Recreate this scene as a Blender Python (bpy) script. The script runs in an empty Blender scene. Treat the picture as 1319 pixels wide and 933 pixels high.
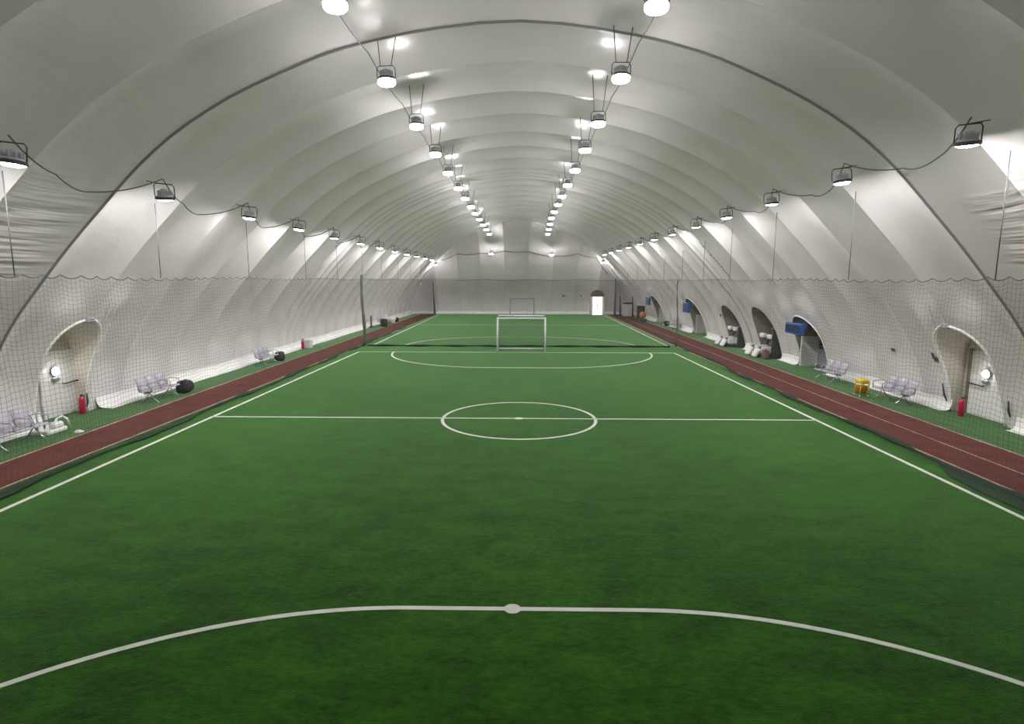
import bpy, math, random
import numpy as np
from mathutils import Vector, Matrix
random.seed(7); rng = np.random.default_rng(5)
scene = bpy.context.scene
COL = scene.collection
PI = math.pi

# ------------------------------------------------------------------ materials
def new_mat(name):
    m = bpy.data.materials.new(name); m.use_nodes = True
    nt = m.node_tree
    return m, nt, nt.nodes['Principled BSDF']

def mat(name, col, rough=.6, metal=0.0, spec=.5, var=0.0, vscale=8.0, bump=0.0, bscale=60.0, sheen=0.0):
    m, nt, b = new_mat(name)
    b.inputs['Base Color'].default_value = (*col, 1)
    b.inputs['Roughness'].default_value = rough
    b.inputs['Metallic'].default_value = metal
    b.inputs['Specular IOR Level'].default_value = spec
    if sheen:
        b.inputs['Sheen Weight'].default_value = sheen
    tc = nt.nodes.new('ShaderNodeTexCoord')
    if var:
        n = nt.nodes.new('ShaderNodeTexNoise'); n.inputs['Scale'].default_value = vscale
        n.inputs['Detail'].default_value = 5
        nt.links.new(tc.outputs['Object'], n.inputs['Vector'])
        r = nt.nodes.new('ShaderNodeValToRGB')
        r.color_ramp.elements[0].position = .3; r.color_ramp.elements[1].position = .7
        r.color_ramp.elements[0].color = (*[c * (1 - var) for c in col], 1)
        r.color_ramp.elements[1].color = (*[min(1, c * (1 + var)) for c in col], 1)
        nt.links.new(n.outputs['Fac'], r.inputs['Fac'])
        nt.links.new(r.outputs['Color'], b.inputs['Base Color'])
    if bump:
        n = nt.nodes.new('ShaderNodeTexNoise'); n.inputs['Scale'].default_value = bscale
        nt.links.new(tc.outputs['Object'], n.inputs['Vector'])
        bp = nt.nodes.new('ShaderNodeBump'); bp.inputs['Strength'].default_value = bump
        bp.inputs['Distance'].default_value = .02
        nt.links.new(n.outputs['Fac'], bp.inputs['Height'])
        nt.links.new(bp.outputs['Normal'], b.inputs['Normal'])
    return m

def emit(name, col, strength):
    m = bpy.data.materials.new(name); m.use_nodes = True
    nt = m.node_tree; nt.nodes.clear()
    o = nt.nodes.new('ShaderNodeOutputMaterial'); e = nt.nodes.new('ShaderNodeEmission')
    e.inputs['Color'].default_value = (*col, 1); e.inputs['Strength'].default_value = strength
    nt.links.new(e.outputs[0], o.inputs['Surface'])
    return m

def M_(nt, op, a, b=None, c=None):
    n = nt.nodes.new('ShaderNodeMath'); n.operation = op
    for i, v in enumerate((a, b, c)):
        if v is None: continue
        if isinstance(v, (int, float)): n.inputs[i].default_value = v
        else: nt.links.new(v, n.inputs[i])
    return n.outputs[0]

def band(nt, v, lo, hi, soft):
    def ss(a, b, x):
        n = nt.nodes.new('ShaderNodeMapRange'); n.interpolation_type = 'SMOOTHSTEP'
        n.inputs['From Min'].default_value = a; n.inputs['From Max'].default_value = b
        nt.links.new(x, n.inputs['Value']); return n.outputs['Result']
    up = ss(lo - soft, lo + soft, v); dn = ss(hi - soft, hi + soft, v)
    return M_(nt, 'MULTIPLY', up, M_(nt, 'SUBTRACT', 1.0, dn))

def membrane_material():
    m, nt, b = new_mat('coated membrane')
    b.inputs['Roughness'].default_value = .27
    b.inputs['Specular IOR Level'].default_value = .6
    tc = nt.nodes.new('ShaderNodeTexCoord')
    n = nt.nodes.new('ShaderNodeTexNoise'); n.inputs['Scale'].default_value = .35; n.inputs['Detail'].default_value = 6
    nt.links.new(tc.outputs['Object'], n.inputs['Vector'])
    r = nt.nodes.new('ShaderNodeValToRGB')
    r.color_ramp.elements[0].position = .25; r.color_ramp.elements[1].position = .75
    r.color_ramp.elements[0].color = (.68, .655, .64, 1); r.color_ramp.elements[1].color = (.77, .745, .735, 1)
    nt.links.new(n.outputs['Fac'], r.inputs['Fac']); nt.links.new(r.outputs['Color'], b.inputs['Base Color'])
    sp = nt.nodes.new('ShaderNodeSeparateXYZ'); nt.links.new(tc.outputs['Object'], sp.inputs[0])
    X, Y, Z = sp.outputs
    # gathered horizontal folds beside the thick joint rib, and a soft ripple everywhere
    cmb = nt.nodes.new('ShaderNodeCombineXYZ')
    nt.links.new(M_(nt, 'MULTIPLY', Y, .22), cmb.inputs[1]); nt.links.new(M_(nt, 'MULTIPLY', Z, 3.3), cmb.inputs[2])
    nt.links.new(M_(nt, 'MULTIPLY', X, .4), cmb.inputs[0])
    w = nt.nodes.new('ShaderNodeTexNoise'); w.inputs['Scale'].default_value = 1.6; w.inputs['Detail'].default_value = 2
    nt.links.new(cmb.outputs[0], w.inputs['Vector'])
    mk = M_(nt, 'MULTIPLY', band(nt, Y, 11.9, 14.0, .4), band(nt, Z, 4.2, 6.2, .5))
    mk2 = M_(nt, 'MULTIPLY', band(nt, Y, 32.2, 33.2, .3), band(nt, Z, 4.3, 6.2, .3))
    mk3 = M_(nt, 'MULTIPLY', band(nt, Y, 64.0, 74.0, .5), band(nt, Z, .6, 6.2, .5))
    vf = nt.nodes.new('ShaderNodeCombineXYZ')
    nt.links.new(M_(nt, 'MULTIPLY', Y, 9.0), vf.inputs[1]); nt.links.new(M_(nt, 'MULTIPLY', Z, .8), vf.inputs[2])
    vn = nt.nodes.new('ShaderNodeTexNoise'); vn.inputs['Scale'].default_value = 1.2; vn.inputs['Detail'].default_value = 1
    nt.links.new(vf.outputs[0], vn.inputs['Vector'])
    mk4 = M_(nt, 'MULTIPLY', M_(nt, 'MULTIPLY', band(nt, Y, 17.3, 18.2, .2), band(nt, Z, 2.95, 3.4, .2)), M_(nt, 'SUBTRACT', vn.outputs['Fac'], .5))
    mask = M_(nt, 'ADD', mk, M_(nt, 'ADD', M_(nt, 'MULTIPLY', mk2, .6), M_(nt, 'MULTIPLY', mk3, .45)))
    rp = nt.nodes.new('ShaderNodeTexNoise'); rp.inputs['Scale'].default_value = .9; rp.inputs['Detail'].default_value = 3
    nt.links.new(tc.outputs['Object'], rp.inputs['Vector'])
    hgt = M_(nt, 'ADD', M_(nt, 'MULTIPLY', M_(nt, 'MULTIPLY', M_(nt, 'SUBTRACT', w.outputs['Fac'], .5), mask), .14), M_(nt, 'ADD', M_(nt, 'MULTIPLY', mk4, .26), M_(nt, 'MULTIPLY', rp.outputs['Fac'], .05)))
    bp = nt.nodes.new('ShaderNodeBump'); bp.inputs['Strength'].default_value = 1.0; bp.inputs['Distance'].default_value = 1.0
    nt.links.new(hgt, bp.inputs['Height']); nt.links.new(bp.outputs['Normal'], b.inputs['Normal'])
    return m

def turf_material(name, dark, light, brown=None):
    m, nt, b = new_mat(name)
    b.inputs['Roughness'].default_value = .75
    b.inputs['Specular IOR Level'].default_value = .03
    b.inputs['Sheen Weight'].default_value = .62; b.inputs['Sheen Roughness'].default_value = .32
    b.inputs['Sheen Tint'].default_value = (.50, .92, .48, 1)
    tc = nt.nodes.new('ShaderNodeTexCoord')
    mp = nt.nodes.new('ShaderNodeMapping'); mp.inputs['Scale'].default_value = (.7, 1.25, 1)
    nt.links.new(tc.outputs['Object'], mp.inputs['Vector'])
    n1 = nt.nodes.new('ShaderNodeTexNoise'); n1.inputs['Scale'].default_value = 1.6; n1.inputs['Detail'].default_value = 9
    n1.inputs['Roughness'].default_value = .72; n1.inputs['Distortion'].default_value = .4
    nt.links.new(mp.outputs[0], n1.inputs['Vector'])
    n2 = nt.nodes.new('ShaderNodeTexNoise'); n2.inputs['Scale'].default_value = 11; n2.inputs['Detail'].default_value = 4
    nt.links.new(mp.outputs[0], n2.inputs['Vector'])
    n3 = nt.nodes.new('ShaderNodeTexNoise'); n3.inputs['Scale'].default_value = .22; n3.inputs['Detail'].default_value = 2
    nt.links.new(tc.outputs['Object'], n3.inputs['Vector'])
    f = M_(nt, 'ADD', M_(nt, 'MULTIPLY', n1.outputs['Fac'], .55), M_(nt, 'ADD', M_(nt, 'MULTIPLY', n2.outputs['Fac'], .30), M_(nt, 'MULTIPLY', n3.outputs['Fac'], .22)))
    r = nt.nodes.new('ShaderNodeValToRGB')
    r.color_ramp.elements[0].position = .40; r.color_ramp.elements[0].color = (*dark, 1)
    r.color_ramp.elements[1].position = .66; r.color_ramp.elements[1].color = (*light, 1)
    nt.links.new(f, r.inputs['Fac']); nt.links.new(r.outputs['Color'], b.inputs['Base Color'])
    bp = nt.nodes.new('ShaderNodeBump'); bp.inputs['Strength'].default_value = .35; bp.inputs['Distance'].default_value = .03
    n4 = nt.nodes.new('ShaderNodeTexNoise'); n4.inputs['Scale'].default_value = 42; n4.inputs['Detail'].default_value = 6
    nt.links.new(mp.outputs[0], n4.inputs['Vector'])
    nt.links.new(n4.outputs['Fac'], bp.inputs['Height']); nt.links.new(bp.outputs['Normal'], b.inputs['Normal'])
    return m

LAMP = 130.0; RING = 240.0; SIDE = 370.0
LC = (1.0, .96, .975)
MT = dict(
    membrane=membrane_material(),
    turf=turf_material('artificial turf', (.006, .031, .002), (.034, .118, .008)),
    turf_side=turf_material('old turf strip', (.026, .066, .018), (.060, .125, .042)),
    track=mat('maroon track rubber', (.125, .036, .030), .85, spec=.25, var=.22, vscale=1.5, bump=.3, bscale=90),
    paint=mat('white line paint', (.62, .64, .57), .8, var=.08, vscale=6, bump=.2, bscale=70),
    track_paint=mat('cream track paint', (.46, .36, .27), .85, var=.3, vscale=3),
    skirt=mat('white skirt fabric', (.86, .86, .83), .5, var=.04, vscale=1.2),
    cable=mat('grey rib cable', (.22, .22, .21), .6),
    wire=mat('dark wire', (.10, .10, .10), .6),
    net=mat('dark net cord', (.075, .08, .072), .8),
    netpale=mat('thin grey net cord', (.10, .115, .10), .8),
    netdark=mat('piled net', (.011, .034, .014), .9),
    lamp_body=mat('grey lamp housing', (.42, .42, .45), .45, metal=.3),
    lamp_dark=mat('dark lamp housing', (.045, .045, .05), .45, metal=.3),
    lens=emit('lamp lens', LC, LAMP), added_ring=emit('added lamp ring glow', LC, RING), side_lens=emit('wall lamp lens', LC, SIDE),
    chrome=mat('bright steel', (.62, .62, .65), .28, metal=.9),
    perf=mat('perforated steel', (.47, .46, .51), .5, metal=.2),
    white_metal=mat('white painted metal', (.80, .80, .79), .4),
    white_plastic=mat('white plastic', (.78, .78, .76), .45),
    grey_metal=mat('grey metal', (.34, .34, .37), .45, metal=.3),
    black=mat('black fabric', (.022, .022, .026), .8, var=.3, vscale=6),
    dark=mat('dark grey panel', (.055, .055, .055), .7),
    red=mat('red enamel', (.50, .010, .055), .3),
    yellow=mat('yellow plastic', (.72, .50, .015), .45),
    amber=mat('amber plastic', (.62, .30, .01), .45),
    blue=mat('blue sign frame', (.018, .085, .30), .4),
    navy=mat('navy panel', (.012, .025, .085), .3),
    brown=mat('brown panel', (.16, .105, .085), .7),
    orange=mat('orange plastic', (.68, .17, .07), .5),
    teal=mat('teal plastic', (.05, .16, .16), .5),
    olive=mat('olive padding', (.20, .19, .11), .8),
    daylight=emit('daylit glass', (1.0, .97, .95), 1.9),
    beacon=emit('lit bulkhead lens', (1.0, .95, .93), 30.0),
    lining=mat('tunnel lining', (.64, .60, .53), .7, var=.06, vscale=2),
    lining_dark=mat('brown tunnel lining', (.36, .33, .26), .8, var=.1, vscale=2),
)

# ------------------------------------------------------------------ mesh helpers
class MB:
    def __init__(s): s.v = []; s.f = []; s.smooth = []
    def add(s, vs, fs, smooth=False):
        b = len(s.v); s.v += [tuple(map(float, p)) for p in vs]
        s.f += [tuple(b + i for i in q) for q in fs]; s.smooth += [smooth] * len(fs)
    def box(s, c, d, rot=None, bev=0.0):
        x, y, z = [k / 2 for k in d]
        if bev <= 0:
            P = [Vector((i * x, j * y, k * z)) for i in (-1, 1) for j in (-1, 1) for k in (-1, 1)]
            F = [(0, 1, 3, 2), (4, 6, 7, 5), (0, 4, 5, 1), (2, 3, 7, 6), (0, 2, 6, 4), (1, 5, 7, 3)]
        else:
            b = min(bev, x * .9, y * .9, z * .9)
            # chamfered box: convex hull style, three rings
            def ring(zz, ins): 
                xx, yy = x - ins, y - ins
                return [Vector(p) for p in ((xx - b, -yy, zz), (xx, -yy + b, zz), (xx, yy - b, zz), (xx - b, yy, zz), (-xx + b, yy, zz), (-xx, yy - b, zz), (-xx, -yy + b, zz), (-xx + b, -yy, zz))]
            P = ring(-z, b * .7) + ring(-z + b, 0) + ring(z - b, 0) + ring(z, b * .7)
            F = [tuple(reversed(range(8)))]
            for k in range(3):
                for i in range(8):
                    j = (i + 1) % 8; F.append((k * 8 + i, k * 8 + j, k * 8 + 8 + j, k * 8 + 8 + i))
            F.append(tuple(range(24, 32)))
        if rot is not None: P = [rot @ p for p in P]
        s.add([p + Vector(c) for p in P], F)
        return s
    def tube(s, pts, r, n=8, caps=True, closed=False):
        pts = [Vector(p) for p in pts]; N = len(pts); vs = []; fs = []
        up = None
        for i, p in enumerate(pts):
            if closed: t = pts[(i + 1) % N] - pts[i - 1]
            else: t = pts[min(i + 1, N - 1)] - pts[max(i - 1, 0)]
            t.normalize()
            if up is None:
                up = Vector((0, 0, 1)) if abs(t.z) < .9 else Vector((1, 0, 0))
            u = up - t * up.dot(t)
            if u.length < 1e-4: u = t.orthogonal()
            u.normalize(); up = u; w = t.cross(u)
            rr = r[i] if isinstance(r, (list, tuple)) else r
            for k in range(n):
                a = 2 * PI * k / n; vs.append(p + (u * math.cos(a) + w * math.sin(a)) * rr)
        for i in range(N if closed else N - 1):
            j = (i + 1) % N
            for k in range(n):
                l = (k + 1) % n; fs.append((i * n + k, i * n + l, j * n + l, j * n + k))
        if caps and not closed:
            fs.append(tuple(reversed(range(n)))); fs.append(tuple((N - 1) * n + k for k in range(n)))
        s.add(vs, fs, True); return s
    def lathe(s, prof, c=(0, 0, 0), n=20, rot=None, smooth=True):
        vs = []; fs = []
        for r, z in prof:
            for k in range(n):
                a = 2 * PI * k / n; vs.append(Vector((r * math.cos(a), r * math.sin(a), z)))
        for i in range(len(prof) - 1):
            for k in range(n):
                l = (k + 1) % n; fs.append((i * n + k, i * n + l, (i + 1) * n + l, (i + 1) * n + k))
        fs.append(tuple(reversed(range(n)))); fs.append(tuple((len(prof) - 1) * n + k for k in range(n)))
        if rot is not None: vs = [rot @ v for v in vs]
        s.add([v + Vector(c) for v in vs], fs, smooth); return s
    def build(s, name, m, parent=None, loc=None):
        me = bpy.data.meshes.new(name); me.from_pydata(s.v, [], s.f); me.update()
        me.polygons.foreach_set('use_smooth', s.smooth)
        me.materials.append(m)
        o = bpy.data.objects.new(name, me); COL.objects.link(o)
        if parent is not None: o.parent = parent
        if loc is not None: o.location = loc
        return o

def np_obj(name, V, F, m, parent=None, smooth=True):
    me = bpy.data.meshes.new(name); me.from_pydata(np.asarray(V, float).tolist(), [], [tuple(map(int, f)) for f in F]); me.update()
    me.polygons.foreach_set('use_smooth', [smooth] * len(me.polygons)); me.materials.append(m)
    o = bpy.data.objects.new(name, me); COL.objects.link(o)
    if parent is not None: o.parent = parent
    return o

def tag(o, label=None, cat=None, group=None, kind=None):
    if label: o['label'] = label
    if cat: o['category'] = cat
    if group: o['group'] = group
    if kind: o['kind'] = kind
    return o
def struct(o, label=None, cat=None):
    o['kind'] = 'structure'
    return tag(o, label, cat)
def empty(name, loc=(0, 0, 0), rz=0.0, rx=0.0, ry=0.0):
    o = bpy.data.objects.new(name, None); COL.objects.link(o); o.location = loc; o.rotation_euler = (rx, ry, rz)
    o.empty_display_size = .1
    return o
def copy_tree(o, parent=None):
    c = o.copy(); COL.objects.link(c)
    if parent is not None: c.parent = parent
    for ch in list(o.children): copy_tree(ch, c)
    return c
ORD = ['nearest', 'second', 'third', 'fourth', 'fifth', 'sixth', 'seventh', 'eighth', 'ninth', 'tenth', 'eleventh', 'twelfth', 'thirteenth', 'fourteenth', 'fifteenth']

# ------------------------------------------------------------------ camera (1319 x 933 frame)
F_, YAW, PIT, ROL, H = 740.38, .0138, .1414, -.0027, 4.1995
def dirw(xr, d, u):
    c, s = math.cos(PIT), math.sin(PIT); yf = c * d + s * u; z = -s * d + c * u
    c, s = math.cos(YAW), math.sin(YAW); return Vector((c * xr - s * yf, s * xr + c * yf, z))
fw, r0, u0 = dirw(0, 1, 0), dirw(1, 0, 0), dirw(0, 0, 1)
cr, sr = math.cos(ROL), math.sin(ROL)
rw = r0 * cr - u0 * sr; uw = r0 * sr + u0 * cr
cam = bpy.data.cameras.new('camera'); cam.sensor_width = 36; cam.sensor_fit = 'HORIZONTAL'; cam.lens = F_ * 36 / 1319
cam.clip_start = .05; cam.clip_end = 300
co = bpy.data.objects.new('camera', cam); COL.objects.link(co)
co.matrix_world = Matrix(((rw.x, uw.x, -fw.x, 0), (rw.y, uw.y, -fw.y, 0), (rw.z, uw.z, -fw.z, H), (0, 0, 0, 1)))
scene.camera = co

# ------------------------------------------------------------------ dome membrane
PR = np.array([(13.95, 0), (13.85, .63), (13.58, 1.5), (13.15, 2.4), (12.62, 3.2), (12.05, 3.9), (11.1, 5.0), (10.1, 6.05), (9.2, 6.95),
               (8.2, 7.75), (6.95, 8.5), (5.5, 9.15), (4.2, 9.62), (2.3, 10.03), (0, 10.25)])
def catmull(P, per):
    P = np.vstack([2 * P[0] - P[1], P, [-P[-2][0], P[-2][1]]]); out = []
    for i in range(1, len(P) - 2):
        p0, p1, p2, p3 = P[i - 1:i + 3]
        for t in np.linspace(0, 1, per, endpoint=False):
            out.append(.5 * (2 * p1 + (p2 - p0) * t + (2 * p0 - 5 * p1 + 4 * p2 - p3) * t * t + (3 * p1 - p0 - 3 * p2 + p3) * t ** 3))
    out.append(P[-2]); return np.array(out)
HALF = catmull(PR, 5)                       # base -> apex
NH = len(HALF)
def side_x(z, side):                        # ridge half-width at a height
    x = np.interp(z, HALF[:, 1], HALF[:, 0])
    return x + (.20 if side > 0 else -.12) * math.exp(-z / 1.6)
rows = []                                   # full arch, left base -> apex -> right base
for x, z in HALF: rows.append((-side_x(z, -1), z))
for x, z in HALF[::-1][1:]: rows.append((side_x(z, 1), z))
rows = np.array(rows); NR = len(rows)
tan = np.gradient(rows, axis=0); nrm = np.stack([-tan[:, 1], tan[:, 0]], 1); nrm /= np.linalg.norm(nrm, axis=1)[:, None]
# outward: left side points to -x, apex to +z
if nrm[NR // 2, 1] < 0: nrm = -nrm
YB = 72.5
SEAMS = [-3.35, -.8, 1.75, 4.3, 6.85, 9.4, 11.95, 14.5, 17.05, 19.6, 22.1, 24.7, 27.2, 29.75, 32.35, 33.6, 34.65, 35.7, 37.9, 40.3, 42.5, 45.1, 47.65,
         50.2, 52.75, 55.3, 57.85, 60.4, 62.95, 65.5, 68.05, 70.6, 73.2]
AMP = .36
def bulge(y):
    i = int(np.clip(np.searchsorted(SEAMS, y) - 1, 0, len(SEAMS) - 2)); a, b = SEAMS[i], SEAMS[i + 1]
    u = (y - a) / (b - a); w = (b - a) / 2.55
    return AMP * min(1, w) * (4 * u * (1 - u)) ** .75 if 0 < u < 1 else 0.0
def skew(y, x): return .026 * x * min(1, max(0, 1 - (y - 14.5) / 10))
def inset(z): return 13.95 - float(np.interp(z, HALF[:, 1], HALF[:, 0]))
# arched openings: side, y0, y1 (jambs), spring height, crown height, depth plane |x|
ARCH = [(-1, 16.1, 18.05, 2.0, 3.0, 14.25, 'exit'), (1, 16.2, 18.4, 1.9, 2.85, 14.45, 'exit'),
        (1, 26.1, 28.75, 1.3, 2.55, 15.2, 'gate'), (1, 30.9, 33.5, 1.35, 2.75, 15.3, 'niche'), (1, 35.95, 38.7, 1.3, 2.6, 15.3, 'niche'),
        (1, 43.4, 46.6, 1.4, 2.85, 15.4, 'gate'), (1, 55.9, 59.0, 1.4, 2.75, 15.4, 'gate')]
def flat(y, x, z):                           # the membrane is pulled tight round the openings
    f = 1.0
    for s, y0, y1, zs, zt, xb, kind in ARCH:
        if (s < 0) == (x < 0):
            dy = max(0, y0 - y, y - y1) / .9; dz = max(0, z - zt) / 1.2; q = min(1, math.hypot(dy, dz)); f = min(f, .12 + .88 * q * q * (3 - 2 * q))
    return f
def P_row(y, j, clampend=True):             # j may be fractional
    k = int(min(max(math.floor(j), 0), NR - 2)); t = j - k
    p = rows[k] * (1 - t) + rows[k + 1] * t; n = nrm[k] * (1 - t) + nrm[k + 1] * t
    fade = min(1, max(.0, (p[1] - .05) / 1.3)); fade = .12 + .88 * fade
    ym = YB - inset(p[1])
    endf = min(1, max(0, (ym - y) / 1.5)) if clampend else 1
    d = bulge(y) * fade * endf * flat(y, p[0], p[1])
    yy = min(y, ym) if clampend else y
    return (p[0] + n[0] * d, yy + skew(y, p[0]), p[1] + n[1] * d)
def row_of(z, side):
    jz = np.interp(z, HALF[:, 1], np.arange(NH)); return jz if side < 0 else NR - 1 - jz

PATCH = []
cols = set()
for a, b in zip(SEAMS[:-1], SEAMS[1:]):
    n = 10 if a < 36 else 7
    for k in range(n): cols.add(round(a + (b - a) * k / n, 4))
for s, y0, y1, zs, zt, xb, kind in ARCH:
    PATCH.append((s, round(y0 - .3, 4), round(y1 + .3, 4), zt + .35)); cols.add(round(y0 - .3, 4)); cols.add(round(y1 + .3, 4))
cols = sorted(c for c in cols if -1.6 <= c <= YB) + [YB]
V = []; idx = {}
for i, y in enumerate(cols):
    for j in range(NR): idx[i, j] = len(V); V.append(P_row(y, j))
Fs = []
def patch_rows(s, ztop):
    jt = int(math.ceil(np.interp(ztop, HALF[:, 1], np.arange(NH)))); return jt
def in_patch(i, j):
    yc = (cols[i] + cols[i + 1]) / 2
    for s, y0, y1, zt in PATCH:
        if y0 < yc < y1:
            jt = patch_rows(s, zt); jj = j if s < 0 else NR - 2 - j
            if jj < jt and (s < 0) == (j < NR // 2): return True
    return False
for i in range(len(cols) - 1):
    for j in range(NR - 1):
        if in_patch(i, j): continue
        Fs.append((idx[i, j], idx[i + 1, j], idx[i + 1, j + 1], idx[i, j + 1]))
OUTLINES = []
for (s, y0, y1, zt_), A in zip(PATCH, ARCH):
    _, a0, a1, zs, zt, xb, kind = A
    jt = patch_rows(s, zt_); jr = (lambda q: q) if s < 0 else (lambda q: NR - 1 - q)
    i0, i1 = cols.index(y0), cols.index(y1)
    loop = [(cols[i0], jr(q)) for q in range(0, jt)] + [(cols[i], jr(jt)) for i in range(i0, i1 + 1)] + [(cols[i1], jr(q)) for q in range(jt - 1, -1, -1)]
    nl, ntop = jt, i1 - i0
    # outline in (y, z): jamb, half ellipse, jamb
    dense = [(a0, z) for z in np.linspace(0, zs, 30)] + [((a0 + a1) / 2 - (a1 - a0) / 2 * math.cos(t), zs + (zt - zs) * math.sin(t)) for t in np.linspace(0, PI, 80)[1:-1]] + [(a1, z) for z in np.linspace(zs, 0, 30)]
    dense = np.array(dense); L = np.concatenate([[0], np.cumsum(np.linalg.norm(np.diff(dense, axis=0), axis=1))]); L /= L[-1]
    fr = [.38 * k / nl for k in range(nl)] + [.38 + .24 * k / ntop for k in range(ntop + 1)] + [.62 + .38 * (k + 1) / nl for k in range(nl)]
    out = [(np.interp(f, L, dense[:, 0]), np.interp(f, L, dense[:, 1])) for f in fr]
    K = 5; base = len(V)
    for q in range(K + 1):
        t = q / K
        for (yl, jl), (yo, zo) in zip(loop, out):
            jo = row_of(zo, s); V.append(P_row(yl * (1 - t) + yo * t, jl * (1 - t) + jo * t))
    n = len(loop)
    for q in range(K):
        for k in range(n - 1):
            f = (base + q * n + k, base + (q + 1) * n + k, base + (q + 1) * n + k + 1, base + q * n + k + 1)
            Fs.append(f)
    OUTLINES.append([P_row(yo, row_of(zo, s)) for yo, zo in out])
def sharpen(o, groups):
    gid = {}
    for g, vs_ in enumerate(groups):
        for v in vs_: gid[v] = g
    for e in o.data.edges:
        a, b = e.vertices
        if a in gid and b in gid and gid[a] == gid[b]: e.use_edge_sharp = True
dome = np_obj('ceiling', V, Fs, MT['membrane'])
sharpen(dome, [[idx[i, j] for j in range(NR)] for i, y in enumerate(cols) if any(abs(y - q) < 1e-3 for q in SEAMS)])
ceiling = struct(dome, 'white air dome membrane arching over the pitch with inflated panels between seams', 'dome')

# far end wall of the dome: same profile leaning in, panels between vertical seams
XS = [-13.95, -12.8, -10.05, -7.3, -4.6, -1.85, .95, 3.75, 6.6, 9.35, 12.1, 13.95]
def bx_(x):
    i = int(np.clip(np.searchsorted(XS, x) - 1, 0, len(XS) - 2)); a, b = XS[i], XS[i + 1]; u = (x - a) / (b - a)
    return .24 * min(1, (b - a) / 2.5) * (4 * u * (1 - u)) ** .75 if 0 < u < 1 else 0
zz = HALF[:, 1]; xs = sorted(set(round(a + (b - a) * k / 8, 4) for a, b in zip(XS[:-1], XS[1:]) for k in range(8))) + [13.95]
tH = np.gradient(HALF, axis=0); nH = np.stack([tH[:, 1], -tH[:, 0]], 1); nH /= np.linalg.norm(nH, axis=1)[:, None]
if nH[0, 0] < 0: nH = -nH
D1 = (8.78, 10.2)                           # far doorway
V = []; Fs = []
for j, z in enumerate(zz):
    for x in xs:
        hwL, hwR = side_x(z, -1), side_x(z, 1); xx = max(-hwL, min(hwR, x * 1.02))
        edge = min(1, min(hwR - xx, xx + hwL) / 1.0)
        d = bx_(x) * (.12 + .88 * min(1, max(0, z - .05) / 1.3)) * max(0, edge)
        V.append((xx, YB - inset(z) + nH[j, 0] * d, z + nH[j, 1] * d))
nx = len(xs)
for j in range(NH - 1):
    for i in range(nx - 1):
        xc = (xs[i] + xs[i + 1]) / 2 * 1.02
        Fs.append((j * nx + i, j * nx + i + 1, (j + 1) * nx + i + 1, (j + 1) * nx + i))
wb = np_obj('wall_back', V, Fs, MT['membrane'])
sharpen(wb, [[j * nx + i for j in range(NH)] for i, x in enumerate(xs) if any(abs(x - q) < 1e-3 for q in XS)])
struct(wb, 'far end wall of the white air dome, in tall bulging panels', 'wall')
# wall behind the camera
V = [(p[0], -1.55, p[1]) for p in rows]; V.append((0, -1.55, 0)); c = len(V) - 1
struct(np_obj('wall_front', V, [(i, c, i + 1) for i in range(NR - 1)], MT['membrane'], smooth=False), 'near end wall of the white dome behind the camera', 'wall')

# thick joint ribs of the membrane
def rib(name, y, r, label):
    mb = MB(); pts = [Vector(P_row(y, j)) - Vector((nrm[j][0], 0, nrm[j][1])) * (r * .6) for j in (range(0, NR, 2) if name == 'trim_1' else range(int(NR * .72), NR))]
    mb.tube(pts, r, 8); return struct(mb.build(name, MT['cable']), label, 'cable')
rib('trim_1', 14.5, .032, 'dark joint cable crossing the dome above the near doors')
rib('trim_2', 34.65, .016, 'dark joint cable crossing the dome near the divider net')

# ------------------------------------------------------------------ floor, track, markings
def polystrip(L, R, z0):                    # two polylines -> strip
    V = [(x, y, z0) for x, y in L] + [(x, y, z0) for x, y in R]; n = len(L)
    return V, [(i, n + i, n + i + 1, i + 1) for i in range(n - 1)]
V = []; Fs = []; gx = np.linspace(-17, 17, 35); gy = np.linspace(-1.6, 76, 79)
for y in gy:
    for x in gx: V.append((x, y, 0))
for j in range(len(gy) - 1):
    for i in range(len(gx) - 1): Fs.append((j * 35 + i, j * 35 + i + 1, (j + 1) * 35 + i + 1, (j + 1) * 35 + i))
floor = struct(np_obj('floor', V, Fs, MT['turf'], smooth=False), 'green artificial turf pitch floor of the dome', 'floor')
YL = [-1.5, 11, 22, 38, 55, 71.9]
def xin(s, y): return np.interp(y, [11, 22, 38, 72], [-10.45, -10.28, -10.28, -10.3] if s < 0 else [9.98, 10.0, 10.05, 10.75])
def xout(s, y): return np.interp(y, [11, 22, 38, 72], [-11.85, -12.0, -12.05, -12.35] if s < 0 else [12.2, 12.2, 12.5, 13.2])
def solid_strip(name, L, R, z0, z1, m, parent=None):
    n = len(L); V = [(x, y, z1) for x, y in L] + [(x, y, z1) for x, y in R] + [(x, y, z0) for x, y in L] + [(x, y, z0) for x, y in R]
    Fq = [(i, n + i, n + i + 1, i + 1) for i in range(n - 1)]
    Fq += [(2 * n + i, i, i + 1, 2 * n + i + 1) for i in range(n - 1)] + [(n + i, 3 * n + i, 3 * n + i + 1, n + i + 1) for i in range(n - 1)]
    Fq += [(0, 2 * n, 3 * n, n), (n - 1, 2 * n - 1, 4 * n - 1, 3 * n - 1)]
    return np_obj(name, V, Fq, m, parent, smooth=False)
ys = np.linspace(-1.5, 72.0, 60)
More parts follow.
